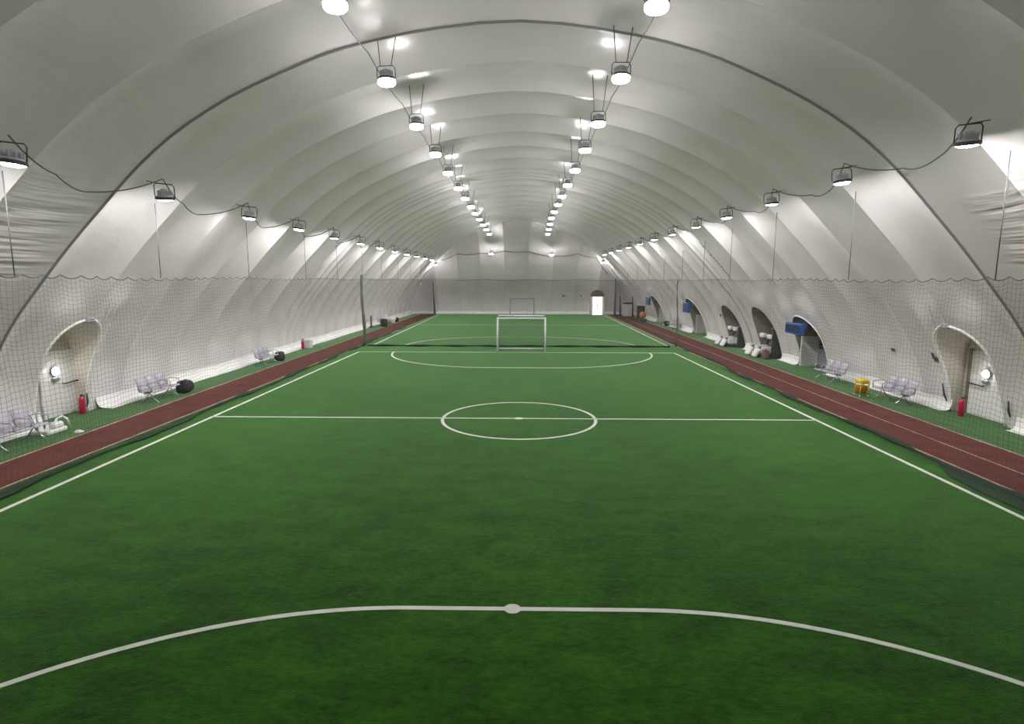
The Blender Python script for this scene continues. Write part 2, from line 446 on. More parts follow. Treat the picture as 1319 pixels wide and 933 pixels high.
for s, nm in ((-1, 'left'), (1, 'right')):
    a = [(xin(s, y), y) for y in ys]; b = [(xout(s, y), y) for y in ys]; w = [(s * 16.6, y) for y in ys]
    strip = struct(solid_strip('floor_strip_' + nm, b, w, 0, .008, MT['turf_side']), 'worn dark green turf strip between track and %s dome wall' % nm, 'floor')
    tr = struct(solid_strip('floor_track_' + nm, a, b, 0, .012, MT['track']), 'maroon running track along the %s side of the pitch' % nm, 'track')
    for f in (a, b):
        solid_strip('lane_line', [(x - .03, y) for x, y in f], [(x + .03, y) for x, y in f], .01, .016, MT['track_paint'], tr)
    if s > 0:
        solid_strip('lane_line', [(11.06 - .02 + (y - 20) * .012 * (y > 20), y) for y in ys], [(11.06 + .02 + (y - 20) * .012 * (y > 20), y) for y in ys], .012, .016, MT['track_paint'], tr)

def line(name, pts, w, closed=False, z1=.007):
    pts = [Vector((x, y)) for x, y in pts]; n = len(pts); Lp = []; Rp = []
    for i, p in enumerate(pts):
        t = (pts[(i + 1) % n] - pts[i - 1]) if closed else (pts[min(i + 1, n - 1)] - pts[max(i - 1, 0)])
        t.normalize(); o = Vector((-t.y, t.x)) * (w / 2); Lp.append(tuple(p - o)); Rp.append(tuple(p + o))
    if closed: Lp.append(Lp[0]); Rp.append(Rp[0])
    return solid_strip(name, Lp, Rp, 0, z1, MT['paint'], floor)
XL, XR, YH, YG, YN = -9.47, 9.03, 17.2, 33.5, .9
GX, RA = .09, 5.985
line('touchline', [(XL, YN), (XL, YG + .05)], .10); line('touchline', [(XR, YN), (XR, YG + .05)], .10)
line('halfway_line', [(XL, YH), (XR, YH)], .085)
line('goal_line', [(XL, YG), (XR, YG)], .10); line('goal_line', [(XL, YN), (XR, YN)], .10)
line('center_circle', [(-.02 + 2.33 * math.cos(t), YH + 2.33 * math.sin(t)) for t in np.linspace(0, 2 * PI, 97)[:-1]], .095, closed=True)
def disc(name, x, y, r):
    mb = MB(); mb.lathe([(r, 0), (r, .008), (r * .9, .009)], (x, y, 0), 20, smooth=False); return mb.build(name, MT['paint'], floor)
disc('center_spot', -.02, YH, .13)
def arc(y0, sg, x_=GX, w=.095, r=RA, half=1.5):
    L = [(x_ - half - r * math.cos(t), y0 + sg * r * math.sin(t)) for t in np.linspace(0, PI / 2, 40)]
    R = [(x_ + half + r * math.cos(t), y0 + sg * r * math.sin(t)) for t in np.linspace(PI / 2, 0, 40)]
    return line('penalty_arc', L + R, w)
arc(YG, -1); arc(YN, 1, w=.085)
disc('penalty_spot', -.08, YN + RA, .11)
# the second pitch beyond the divider net
X2 = lambda s, y: np.interp(y, [36.65, 71], [-9.53, -9.9] if s < 0 else [9.55, 10.25])
for s in (-1, 1): line('touchline', [(X2(s, 36.65), 36.65), (X2(s, 71), 71)], .10)
line('goal_line', [(X2(-1, 36.65), 36.65), (X2(1, 36.65), 36.65)], .09)
line('goal_line', [(-9.9, 71), (10.25, 71)], .09); line('halfway_line', [(-9.7, 54.4), (9.9, 54.4)], .09)
arc(36.65, 1, x_=.05)

# ------------------------------------------------------------------ white skirt flaps along the foot of the dome
def skirt(name, pts_in, pts_out, zt, label):
    # cross-section: flat lip on the turf rising to the wall
    V = []; n = len(pts_in)
    for (xi, yi), (xo, yo), z in zip(pts_in, pts_out, zt):
        for t, q in ((0, .014), (.0, .03), (.45, .07), (.8, .17), (1.0, .55), (1.03, 1.0)):
            V.append((xi + (xo - xi) * t, yi + (yo - yi) * t, (z * q) if q > .05 else q))
    k = 6; Fq = [(i * k + a, i * k + a + 1, (i + 1) * k + a + 1, (i + 1) * k + a) for i in range(n - 1) for a in range(k - 1)]
    return V, Fq
def gaps(s): return sorted((y0 - .12, y1 + .12) for sd, y0, y1, *_ in ARCH if sd == s)
for s, nm in ((-1, 'left'), (1, 'right')):
    V = []; Fq = []; segs = []; y = -1.5
    for a, b in gaps(s): segs.append((y, a)); y = b
    segs.append((y, 72.3))
    for a, b in segs:
        yy = np.linspace(a, b, max(3, int((b - a) / .25)))
        wob = [.03 * math.sin(.9 * q) + .008 * math.sin(5.3 * q + 1) for q in yy]
        inn = 13.32 if s < 0 else 13.78
        pi_ = [(s * (inn + w), q) for q, w in zip(yy, wob)]; po = [(s * (side_x(.3, s) - .02), q) for q in yy]
        v, f = skirt('', pi_, po, [.40 + w * .8 for w in wob], ''); b0 = len(V); V += v; Fq += [tuple(b0 + i for i in q) for q in f]
    struct(np_obj('baseboard_' + nm, V, Fq, MT['skirt']), 'bright white fabric skirt along the foot of the %s dome wall' % nm, 'skirt')
V = []; Fq = []
for a, b in ((-13.6, D1[0] - .1), (D1[1] + .1, 13.9)):
    xx = np.linspace(a, b, int((b - a) / .4)); v, f = skirt('', [(q, 71.9) for q in xx], [(q, 72.42) for q in xx], [.34 + .03 * math.sin(3 * q) for q in xx], '')
    b0 = len(V); V += v; Fq += [tuple(b0 + i for i in q) for q in f]
struct(np_obj('baseboard_back', V, Fq, MT['skirt']), 'white fabric skirt along the foot of the far end wall', 'skirt')

# ------------------------------------------------------------------ arched openings
def outline_tube(pts, r): mb = MB(); mb.tube(pts, r, 8); return mb
for di, (A, O) in enumerate(zip(ARCH, OUTLINES)):
    s, y0, y1, zs, zt, xb, kind = A
    root = empty('door_%d' % (di + 1), (s * 13.9, (y0 + y1) / 2, 0)); inv = Vector(root.location)
    loc = lambda p: tuple(Vector(p) - inv)
    n = len(O)
    # lining: from the membrane cut back to the vertical back plane
    V = [loc(p) for p in O] + [loc((s * xb, p[1], max(p[2], 0))) for p in O]
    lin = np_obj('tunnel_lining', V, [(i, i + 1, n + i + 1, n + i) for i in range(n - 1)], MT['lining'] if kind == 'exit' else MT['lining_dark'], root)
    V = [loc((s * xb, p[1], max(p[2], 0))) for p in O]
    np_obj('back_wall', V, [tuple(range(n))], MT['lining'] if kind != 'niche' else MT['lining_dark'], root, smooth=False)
    if kind == 'exit':
        outline_tube([loc(p) for p in O], .045).build('arch_rim', MT['skirt'], root)
        top = max(O, key=lambda p: p[2])
        mb = MB(); mb.box(loc(top), (.12, .34, .16), bev=.03); mb.tube([loc((top[0], top[1] - .2, top[2] - .04)), loc((top[0], top[1] + .2, top[2] - .04))], .05, 8)
        mb.build('rope_clamp', MT['grey_metal'], root)
        xw = s * (xb - .03)
        leaf = MB(); leaf.box(loc((s * (xb - .05), y1 - .8, 1.02)), (.06, 1.4, 2.02), bev=.012); lf = leaf.build('door_leaf', MT['white_plastic'], root)
        fr = MB()
        fr.box(loc((s * (xb - .09), y1 - .06, 1.05)), (.09, .07 if s > 0 else .03, 2.1))
        fr.build('door_frame', MT['olive'], root)
        hb = MB(); hb.tube([loc((s * (xb - .2), y1 - .75, 1.0)), loc((s * (xb - .2), y1 - .18, 1.02))], .022, 8)
        for yy in (y1 - .72, y1 - .22): hb.tube([loc((s * (xb - .2), yy, 1.0)), loc((s * (xb - .07), yy, 1.0))], .016, 6)
        hb.build('push_bar', MT['dark'], root)
        struct(root, 'arched emergency exit with white door and push bar, %s side' % ('left' if s < 0 else 'right'), 'door')
    elif kind == 'gate':
        cy = (y0 + y1) / 2
        outline_tube([loc(p) for p in O], .035).build('arch_rim', MT['skirt'], root)
        tp = MB(); tp.box(loc((s * 13.5, cy, zt - .36)), (.3, 1.2, .42), bev=.03); tp.build('transom_panel', MT['navy'], root)
        lo = MB(); lo.box(loc((s * (xb - .35), cy + .2, .45)), (.12, y1 - y0 - .5, .9), bev=.02); lo.build('lower_panel', MT['grey_metal'], root)
        rl = MB()
        for z in (1.02, 1.2): rl.tube([loc((s * (xb - .38), y0 + .15, z)), loc((s * (xb - .38), y1 - .15, z))], .03, 8)
        rl.build('guard_rail', MT['chrome'], root)
        sh = MB(); sh.box(loc((s * (xb - .2), cy + .2, 1.55)), (.05, y1 - y0 - .6, .7)); sh.build('dark_window', MT['dark'], root)
        wp = MB(); wp.box(loc((s * (xb - .8), y1 - .18, .75)), (.9, .1, 1.5), bev=.02); wp.build('side_pillar', MT['white_plastic'], root)
        struct(root, {2: 'arched entrance with blue header sign behind the right hand benches', 5: 'arched entrance with blue sign on the right wall beyond the divider net', 6: 'farthest arched entrance with blue sign on the right wall'}[di], 'door')
    else:
        struct(root, {3: 'arched niche in the right wall holding two white seats beside dark panel', 4: 'arched niche in the right wall just beyond the joint cable'}[di], 'door')

# exit lamps on the doors (lit bulkheads), one each side
def bulkhead(loc, s, label):
    r = empty('bulkhead_lamp', loc, rz=0 if s < 0 else PI)
    ry = Matrix.Rotation(PI / 2, 3, 'Y')
    MB().lathe([(.03, -.01), (.14, .0), (.155, .05), (.13, .06)], rot=ry).build('base', MT['grey_metal'], r)
    MB().lathe([(.128, .055), (.12, .09), (.085, .125), (.03, .14)], rot=ry).build('lens', MT['beacon'], r)
    mb = MB(); mb.box((.05, 0, -.24), (.09, .24, .12), bev=.02); mb.build('battery_box', MT['grey_metal'], r)
    return tag(r, label, 'lamp', 'lit door lamps')
bulkhead((-14.17, 17.05, 1.42), -1, 'lit round white lamp on the left exit door')
bulkhead((14.37, 17.62, 1.38), 1, 'lit round white lamp on the right exit door')

# far end doorway, daylit
dr = empty('door_8', (9.49, 71.35, 0))
def yw(z): return YB - inset(z)
mb = MB()
mb.box((0, -.25, 1.1), (1.26, .05, 2.2)); gl = mb.build('pane', MT['daylight'], dr)
fr = MB()
for x in (-.65, .65): fr.box((x, -.3, 1.15), (.07, .1, 2.3))
fr.box((0, -.3, 1.14), (.05, .09, 2.25)); fr.box((0, -.3, 2.25), (1.36, .1, .07)); fr.box((0, -.3, 1.15), (1.3, .08, .05))
fr.build('door_frame', MT['grey_metal'], dr)
hd = MB(); a = [(.82 * math.cos(t), 2.28 + .75 * math.sin(t)) for t in np.linspace(0, PI, 17)]
Vv = [(x, -.45, z) for x, z in a] + [(x, .9, z) for x, z in a]
np_obj('arch_hood', Vv, [(i, i + 1, 18 + i, 17 + i) for i in range(16)], MT['lining_dark'], dr)
np_obj('arch_panel', [(x, -.3, z) for x, z in a], [tuple(range(17))], MT['brown'], dr, smooth=False)
sd = MB()
for x in (-.82, .82): sd.box((x, .2, 1.14), (.05, 1.3, 2.28))
sd.build('side_wall', MT['lining'], dr)
struct(dr, 'bright daylit double door with arched hood in the far end wall', 'door')

# ------------------------------------------------------------------ floodlights
def lamp_proto(drum):
    r = empty('floodlight')
    if drum:    # drum shape and glowing ring added to throw light sideways and up
        MB().lathe([(.20, .03), (.215, .01), (.215, -.02), (.205, -.03)], n=24).build('rim', MT['lamp_dark'], r)
        MB().lathe([(.20, -.03), (.205, -.04), (.205, -.105)], n=24).build('added_lens_ring', MT['added_ring'], r)
        MB().lathe([(.204, -.106), (.18, -.13), (.05, -.14)], n=24).build('lens', MT['lens'], r)
    else:
        MB().lathe([(.215, .03), (.23, .0), (.23, -.035), (.205, -.045), (.2, -.03)], n=24).build('rim', MT['lamp_dark'], r)
        MB().lathe([(.195, -.034), (.175, -.055), (.12, -.075), (.03, -.082)], n=24).build('lens', MT['side_lens'], r)
    mb = MB(); mb.lathe([(.19, .03), (.16, .07), (.11, .09), (.10, .2), (.06, .22)], n=20)
    for k in range(10):
        a = 2 * PI * k / 10; mb.box((.12 * math.cos(a), .12 * math.sin(a), .12), (.09, .012, .12), Matrix.Rotation(a, 3, 'Z'))
    mb.build('housing', MT['lamp_body'], r)
    yk = MB()
    q = .22 if drum else .26; t = .30 if drum else .34
    yk.tube([(-q, 0, .02), (-q, 0, t - .06), (-q + .05, 0, t), (q - .05, 0, t), (q, 0, t - .06), (q, 0, .02)], .011 if drum else .013, 6)
    yk.build('yoke', MT['lamp_dark'], r)
    return r
PROTO = {True: lamp_proto(True), False: lamp_proto(False)}; used = set()
def place_lamp(loc, rx=0.0, ry=0.0, wires=(), label='', group='', drum=False):
    o = copy_tree(PROTO[drum]) if drum in used else PROTO[drum]
    for ch in [c for c in o.children if c.name.startswith('hanger')]: bpy.data.objects.remove(ch)
    used.add(drum)
    o.location = loc; o.rotation_euler = (rx, ry, 0)
    R = o.rotation_euler.to_matrix()
    for k, w in enumerate(wires):           # wires: world end points up on the membrane
        a = Vector((-.13 if k % 2 == 0 else .13, 0, .30 if drum else .34))
        b = R.transposed() @ (Vector(w) - Vector(loc))
        mb = MB(); mb.tube([a, b], .012, 5); mb.build('hanger', MT['wire'], o)
    tag(o, label, 'lamp', group); return o
def dome_z(x, y):                           # height of the membrane above a point
    best = np.interp(abs(x), HALF[::-1, 0], HALF[::-1, 1]); return float(best) + bulge(y) * .8
for s_, x in (('left', -3.25), ('right', 2.36)):  # unseen pair added overhead to brighten the near dome and turf
    place_lamp((x, 6.9, 9.0), 0, 0, [(x - .2, 6.9, dome_z(x, 6.9) + .05), (x + .25, 6.9, dome_z(x, 6.9) + .05)],
               '%s ceiling floodlight added out of view above the near penalty arc' % s_, '%s row of ceiling floodlights' % s_, True)
LY = [10.75, 14.66, 18.7, 22.75, 26.6, 30.9, 34.7, 38.6, 42.4, 46.5, 51.0, 55.6, 61.0]
for i, y in enumerate(LY):
    x = -3.25; z = 9.0
    place_lamp((x, y, z), random.uniform(-.05, .05), random.uniform(-.05, .05), [(x - .2, y, dome_z(x, y) + .05), (x + .25, y, dome_z(x, y) + .05)],
               '%s floodlight in view in the left ceiling row' % ORD[i], 'left row of ceiling floodlights', True)
for i, y in enumerate([10.85, 14.45, 18.45, 22.05, 26.0, 29.9, 33.8, 37.4, 41.3, 45.4, 50.2, 55.2, 60.9]):
    x = 2.36 + max(0, y - 45) * .03; z = 9.0
    place_lamp((x, y, z), random.uniform(-.05, .05), random.uniform(-.05, .05), [(x - .2, y, dome_z(x, y) + .05), (x + .25, y, dome_z(x, y) + .05)],
               '%s floodlight in view in the right ceiling row' % ORD[i], 'right row of ceiling floodlights', True)
SL = [.936 * q for q in [11.35, 16.15, 21.1, 25.8, 30.7, 35.7, 40.5, 45.4, 50.3, 55.1, 59.9, 64.5]]
tilt = [-.02, .22, -.03, -.05, .2, .04, -.04, .1, .06, -.02, .05, .05]
for i, y in enumerate(SL):
    x = -9.15; z = 6.28; wx = -np.interp(z + .40, HALF[:, 1], HALF[:, 0]) 
    place_lamp((x, y, z), tilt[i], .10, [(wx - .05, y - .10, z + .40), (wx - .05, y + .10, z + .40)],
               '%s floodlight from the camera along the left dome wall' % ORD[i], 'floodlights along the left wall')
SRY = [.927 * q for q in [12.6, 17.3, 22.0, 26.7, 31.2, 36.0, 40.8, 45.6, 50.4, 55.2, 60.0, 64.6]]
tilt = [.16, -.03, .08, -.04, .08, .2, -.02, .12, .12, .06, .06, .04]
for i, y in enumerate(SRY):
    x = 8.6; z = 6.84; wx = np.interp(z + .40, HALF[:, 1], HALF[:, 0])
    place_lamp((x, y, z), tilt[i], -.10, [(wx + .05, y - .10, z + .40), (wx + .05, y + .10, z + .40)],
               '%s floodlight from the camera along the right dome wall' % ORD[i], 'floodlights along the right wall')
for (x, y, z), w in zip([(-9.85, 68.3, 6.0), (-3.3, 69.0, 7.2), (3.5, 68.9, 7.1), (9.5, 68.4, 6.3)], ['leftmost corner', 'left middle', 'right middle', 'rightmost corner']):
    yy = YB - inset(z + .6)
    place_lamp((x, yy - .8, z), .06, 0, [(x - .15, yy + .1, z + .62), (x + .15, yy + .1, z + .62)], '%s floodlight of the four on the far end wall' % w, 'floodlights on the far end wall', True)

# power cables drooping from lamp to lamp
def droop(pts, sag, r, name, label, extra=()):
    mb = MB(); out = []
    for a, b in zip(pts[:-1], pts[1:]):
        a, b = Vector(a), Vector(b)
        for t in np.linspace(0, 1, 10, endpoint=False): out.append(a.lerp(b, t) - Vector((0, 0, sag * 4 * t * (1 - t))))
    out.append(Vector(pts[-1])); mb.tube(out, r, 6)
    return tag(mb.build(name, MT['wire']), label, 'cable')
def wallpt(s, y, z):
    j = int(round(row_of(z, s))); p = Vector((rows[j][0], 0, rows[j][1])) - Vector((nrm[j][0], 0, nrm[j][1])) * .10
    return Vector((p.x, y, p.z))
def cable_run(s, ys_, z):
    pts = []
    for i, y in enumerate(ys_):
        pts.append(Vector((s * (9.17 if s < 0 else 8.62), y, z + .47)))
        if i < len(ys_) - 1:
            for f in (.36, .62): pts.append(wallpt(s, y + (ys_[i + 1] - y) * f, z + (.06 if f < .5 else .03)))
    return pts
droop(cable_run(-1, SL, 6.28), .10, .016, 'power_cable', 'dark power cable drooping between the floodlights of the left wall')
droop(cable_run(1, SRY, 6.84), .10, .016, 'power_cable', 'dark power cable drooping between the floodlights of the right wall')
droop([(x, YB - inset(z) - .2, z) for x, z in [(-9.2, 6.5), (-7.3, 7.2), (-4.6, 7.25), (-1.85, 7.5), (.95, 7.5), (3.75, 7.0), (6.6, 7.25), (8.8, 6.8), (10.5, 5.0)]], .12, .035, 'power_cable', 'dark power cable looping across the far end wall')
for s, x in ((-1, -3.25), (1, 2.36)):
    droop([(x + s * .42, y, dome_z(x + s * .42, y) - bulge(y) * .8 - .17) for y in LY], .1, .012, 'power_cable', 'thin wire running above the %s ceiling row of floodlights' % ('left' if s < 0 else 'right'))

# ------------------------------------------------------------------ nets
def strands(polys, r, axis):
    """polys: list of (n,3) arrays; axis: which offsets to use. returns V,F of three sided cords"""
    VV = []; FF = []; b = 0
    offs = []
    for k in range(3):
        a = 2 * PI * k / 3 + .5
        offs.append({'z': (math.cos(a), math.sin(a), 0), 'y': (math.cos(a), 0, math.sin(a)), 'x': (0, math.cos(a), math.sin(a))}[axis])
    offs = np.array(offs) * r
    for P in polys:
        P = np.asarray(P); n = len(P); VV.append((P[:, None, :] + offs[None]).reshape(-1, 3))
        i = np.arange(n - 1)[:, None] * 3; k = np.arange(3)[None]; l = (k + 1) % 3
        FF.append((np.stack([i + k, i + l, i + 3 + l, i + 3 + k], -1).reshape(-1, 4)) + b); b += n * 3
    return np.concatenate(VV), np.concatenate(FF)
def merge(A, B):
    return np.concatenate([A[0], B[0]]), np.concatenate([A[1], B[1] + len(A[0])])
def np_fast(name, V, F, m, parent):
    me = bpy.data.meshes.new(name); V = np.asarray(V, np.float32); F = np.asarray(F, np.int32)
    me.vertices.add(len(V)); me.vertices.foreach_set('co', V.ravel()); me.loops.add(F.size); me.loops.foreach_set('vertex_index', F.ravel())
    me.polygons.add(len(F)); me.polygons.foreach_set('loop_start', np.arange(0, F.size, 4, dtype=np.int32))
    try: me.polygons.foreach_set('loop_total', np.full(len(F), 4, np.int32))
    except Exception: pass
    me.update(calc_edges=True); me.materials.append(m)
    o = bpy.data.objects.new(name, me); COL.objects.link(o); o.parent = parent; return o
def xnet(s, y):
    return np.interp(y, [11, 24, 37, 71], [-9.95, -9.95, -10.2, -10.6] if s < 0 else [9.5, 9.5, 10.15, 11.5])
ZT = 4.27
def top_z(u, pitch=.52): # scalloped head line
    f = (u / pitch) % 1.0; return ZT + .03 * np.sin(u * .7) - .075 * (4 * f * (1 - f))
NETX = {}
for s, nm in ((-1, 'left'), (1, 'right')):
    root = empty('protective_net', (float(xnet(s, 20)), 20, 0)); off = np.array(root.location)
    y0, y1 = 5.0, 69.6
    fall = lambda y, z: (.06 * np.sin(y * 1.7) * (1 - z / ZT) + .03 * np.sin(y * 4.1 + z)) * np.minimum(1, (18 / y) ** 2)
    vy = np.arange(y0, y1, .115); zz_ = np.linspace(.03, 1, 10)
    polys = []
    for y in vy:
        tz = top_z(y); z = zz_ * tz
        polys.append(np.stack([xnet(s, y) + fall(y, z), y + .03 * np.sin(z * 2 + y), z], 1) - off)
    A = strands(polys, .0024, 'z')
    hy = np.arange(y0, y1, .17); polys = []
    for k in range(1, 41):
        f = k / 41.0; z = top_z(hy) * f + .02 * np.sin(hy * 2.3 + k) * (f > .2) + .016 * np.sin(hy * 5.1 + k * .35)
        polys.append(np.stack([xnet(s, hy) + fall(hy, z), hy, z], 1) - off)
    Bm = strands(polys, .0029, 'y')
    V, Fq = merge(A, Bm); np_fast('netting', V, Fq, MT['net'], root)
    ty = np.arange(y0, y1, .065); V, Fq = strands([np.stack([xnet(s, ty) + fall(ty, top_z(ty)), ty, top_z(ty)], 1) - off], .013, 'y'); np_fast('head_rope', V, Fq, MT['wire'], root)
    hang = {-1: [11.3, 15.95, 21.2, 27.0, 32.0, 37.5, 43, 49, 55, 61], 1: [11.75, 16.95, 22.0, 26.9, 31.5, 36.5, 42, 48, 54, 60]}[s]
    for y in hang:
        x = float(xnet(s, y)); zt = float(np.interp(abs(x), HALF[::-1, 0], HALF[::-1, 1])) + .05
        mb = MB(); mb.tube([Vector((x, y, ZT - .04)) - root.location, Vector((x, y, zt)) - root.location], .011, 5); mb.build('hanger_cable', MT['wire'], root)
    # slack bottom lying on the turf beside the track
    mb = MB(); yy = np.arange(y0, y1, .3)
    ext = lambda q: .09 + .05 * math.sin(q * 1.3) + .04 * math.sin(q * 3.1)
    pts = [Vector((float(xnet(s, q)) + (.35 if s > 0 else -.12) * (1 if q < 34 else .3) + .08 * math.sin(q * .9), q, .055)) - root.location for q in yy]
    mb.tube(pts, [max(.05, ext(q)) for q in yy], 7)
    mb.v = [(x, y, max((z - .055) * .3 + .03, .01)) for x, y, z in mb.v]
    mb.build('slack_hem', MT['netdark'], root)
    if s > 0:                                # a loose flap spread over the turf
        c = [(9.95, 13.6), (9.35, 12.2), (9.25, 11.2), (9.3, 9.6), (9.7, 9.4), (9.9, 11.0), (9.92, 12.6)]
        V = [tuple(Vector((x, y, .02)) - root.location) for x, y in c] + [tuple(Vector((x * .5 + 9.7 * .5, y * .5 + 11.4 * .5, .045)) - root.location) for x, y in c]
        n = len(c); np_obj('loose_flap', V, [(i, (i + 1) % n, n + (i + 1) % n, n + i) for i in range(n)] + [tuple(range(n, 2 * n))], MT['netdark'], root)
    tag(root, 'tall dark mesh safety net hanging along the %s running track' % nm, 'net', 'side safety nets')
# divider between the two pitches
root = empty('divider_net', (0, 36.35, 0)); off = np.array(root.location); xa, xb_ = -9.98, 9.9
vx = np.arange(xa, xb_, .12); zz_ = np.linspace(.02, 1, 8)
A = strands([np.stack([np.full(8, x) + .02 * np.sin(zz_ * 5), 36.35 + .06 * np.sin(x * 2 + zz_ * 2), zz_ * ZT], 1) - off for x in vx], .0024, 'z')
hx = np.arange(xa, xb_ + .1, .25)
Bm = strands([np.stack([hx, 36.35 + .06 * np.sin(hx * 2 + 2 * k / 36), np.full(len(hx), ZT * k / 36) + .01 * np.sin(hx * 3)], 1) - off for k in range(1, 37)], .0024, 'x')
V, Fq = merge(A, Bm); np_fast('netting', V, Fq, MT['netpale'], root)
mb = MB(); hxx = np.arange(-9.75, 9.75, .25); mb.tube([(x, .05 * math.sin(2 * x), .06) for x in hxx], [.05 + .015 * math.sin(x * 2.7) for x in hxx], 7); mb.build('slack_hem', MT['netdark'], root)
for x, w in ((xa + .03, 1), (xb_ - .03, .6)):
    mb = MB(); zz2 = np.linspace(.05, ZT + (.25 if x < 0 else 0), 16); mb.tube([(x + .05 * math.sin(z * 1.3), .04 * math.sin(z * 2), z) for z in zz2], [(.10 if x < 0 else .045) * (1.15 - .1 * z) + .015 * math.sin(z * 5) for z in zz2], 8)
    mb.build('gathered_edge', MT['netpale'], root)
tag(root, 'fine divider net across the pitch behind the white goal', 'net')
# net in front of the far end wall
root = empty('end_net', (0, 69.85, 0)); off = np.array(root.location); xa, xb_ = -10.55, 11.45
vx = np.arange(xa, xb_, .14); A = strands([np.stack([np.full(5, x), np.full(5, 69.85), np.linspace(.05, 4.2, 5)], 1) - off for x in vx], .004, 'z')
hx = np.arange(xa, xb_ + .3, .5); Bm = strands([np.stack([hx, np.full(len(hx), 69.85), np.full(len(hx), 4.2 * k / 32) + .03 * np.sin(hx * 1.3 + k * .3)], 1) - off for k in range(1, 33)], .004, 'x')
V, Fq = merge(A, Bm); np_fast('netting', V, Fq, MT['netpale'], root)
mb = MB(); mb.tube([(x, 0, 4.22 + .05 * math.sin(x * 1.1)) for x in hx], .022, 6); mb.build('head_rope', MT['wire'], root)
for x in (xa, xb_):
    mb = MB(); zz2 = np.linspace(.05, 4.3 if x < 0 else 4.5, 12); mb.tube([(x + (.0 if x > 0 else .18 * (1 - z / 4.3)), 0, z) for z in zz2], [.14 - .018 * z for z in zz2], 8); mb.build('gathered_edge', MT['netpale'], root)
tag(root, 'net hung before the far end wall of the dome', 'net')

# ------------------------------------------------------------------ goals
def goal(loc, w, h, depth, r, frame_m, label, net=True, rz=0.0):
    root = empty('football_goal', loc, rz)
    for sx in (-1, 1):
        MB().tube([(sx * w / 2, 0, 0.0), (sx * w / 2, 0, h)], r, 10).build('post', frame_m, root)
    MB().tube([(-w / 2 - r, 0, h), (w / 2 + r, 0, h)], r, 10).build('crossbar', frame_m, root)
    if depth:
        rf = MB()
        for sx in (-1, 1):
            rf.tube([(sx * w / 2, 0, r * .7), (sx * w / 2, depth, r * .7)], r * .7, 8)
            rf.tube([(sx * w / 2, 0, h), (sx * (w / 2 - .02), depth, h + .04)], r * .7, 8)
            rf.tube([(sx * (w / 2 - .02), depth, 0), (sx * (w / 2 - .02), depth, h + .04)], r * .6, 8)
        rf.build('side_frame', MT['grey_metal'], root)
        MB().tube([(-w / 2, depth, r * .8), (w / 2, depth, r * .8)], r * .8, 8).build('rear_base_bar', frame_m, root)
        MB().tube([(-w / 2, depth, h + .05), (w / 2, depth, h + .05)], r * 1.05, 8).build('rear_top_bar', frame_m, root)
        polys = [np.stack([np.full(8, x), np.full(8, depth), np.linspace(.05, h, 8)], 1) for x in np.arange(-w / 2, w / 2, .11)]
        A = strands(polys, .005, 'z'); A = merge(A, strands([np.stack([np.full(8, sx * w / 2), np.full(8, y), np.linspace(.05, h, 8)], 1) for sx in (-1, 1) for y in np.arange(.1, depth, .11)], .005, 'z'))
        A = merge(A, strands([np.array([(-w / 2, depth, z), (0, depth + .03, z - .01), (w / 2, depth, z)]) for z in np.arange(.1, h, .11)], .005, 'x'))
        A = merge(A, strands([np.array([(sx * w / 2, 0, z), (sx * w / 2, depth, z)]) for sx in (-1, 1) for z in np.arange(.1, h, .11)], .005, 'y'))
        A = merge(A, strands([np.array([(x, 0, h), (x, depth / 2, h - .03), (x, depth, h + .03)]) for x in np.arange(-w / 2, w / 2, .11)], .005, 'y'))
        np_fast('goal_net', *A, MT['netpale'], root)
    return tag(root, label, 'goal', None)
goal((.08, YG, 0), 2.78, 2.0, 1.55, .05, MT['white_metal'], 'white football goal with net on the goal line before the divider')
goal((.24, 70.4, 0), 2.9, 2.0, .0, .05, MT['grey_metal'], 'small grey goal frame standing at the far end wall')

# ------------------------------------------------------------------ benches
def bench_proto(n, seat_w=.53):
    r = empty('metal_bench'); W = n * seat_w
    for k in range(n):
        cx = -W / 2 + (k + .5) * seat_w
        # seat shell: local +y is the front
        def sheet(prof, t=.02, w=seat_w - .03):
            V = []; m_ = len(prof)
            for x in (cx - w / 2, cx + w / 2):
                V += [(x, y, z) for y, z in prof]
            for x in (cx - w / 2, cx + w / 2):
                V += [(x, y - t * .6, z - t) for y, z in prof]
            Fq = []
            for i in range(m_ - 1):
                Fq += [(i, i + 1, m_ + i + 1, m_ + i), (2 * m_ + i, 3 * m_ + i, 3 * m_ + i + 1, 2 * m_ + i + 1), (i, 2 * m_ + i, 2 * m_ + i + 1, i + 1), (m_ + i, m_ + i + 1, 3 * m_ + i + 1, 3 * m_ + i)]
            Fq += [(0, m_, 3 * m_, 2 * m_), (m_ - 1, 3 * m_ - 1, 4 * m_ - 1, 2 * m_ - 1)]
            return V, Fq
        V, Fq = sheet([(.27, .40), (.25, .425), (.18, .43), (0, .415), (-.16, .40), (-.19, .405)]); np_obj('seat', V, Fq, MT['perf'], r)
        V, Fq = sheet([(-.18, .43), (-.22, .50), (-.27, .66), (-.32, .82), (-.345, .845)]); np_obj('backrest', V, Fq, MT['perf'], r)
    mb = MB(); mb.box((0, -.02, .36), (W + .04, .07, .05)); mb.build('beam', MT['grey_metal'], r)
    for k in range(n + 1):
        x = -W / 2 + k * seat_w
        MB().tube([(x, -.2, .40), (x, -.25, .60), (x, -.1, .645), (x, .17, .63), (x, .22, .58), (x, .2, .40)], .018, 6).build('armrest', MT['chrome'], r)
    for x in (-W / 2 + .22, W / 2 - .22):
        MB().tube([(x, .30, .02), (x, .16, .12), (x, 0, .34), (x, -.18, .12), (x, -.32, .02)], .022, 7).build('leg', MT['chrome'], r)
    return r
B3 = bench_proto(3); usedB = [False]
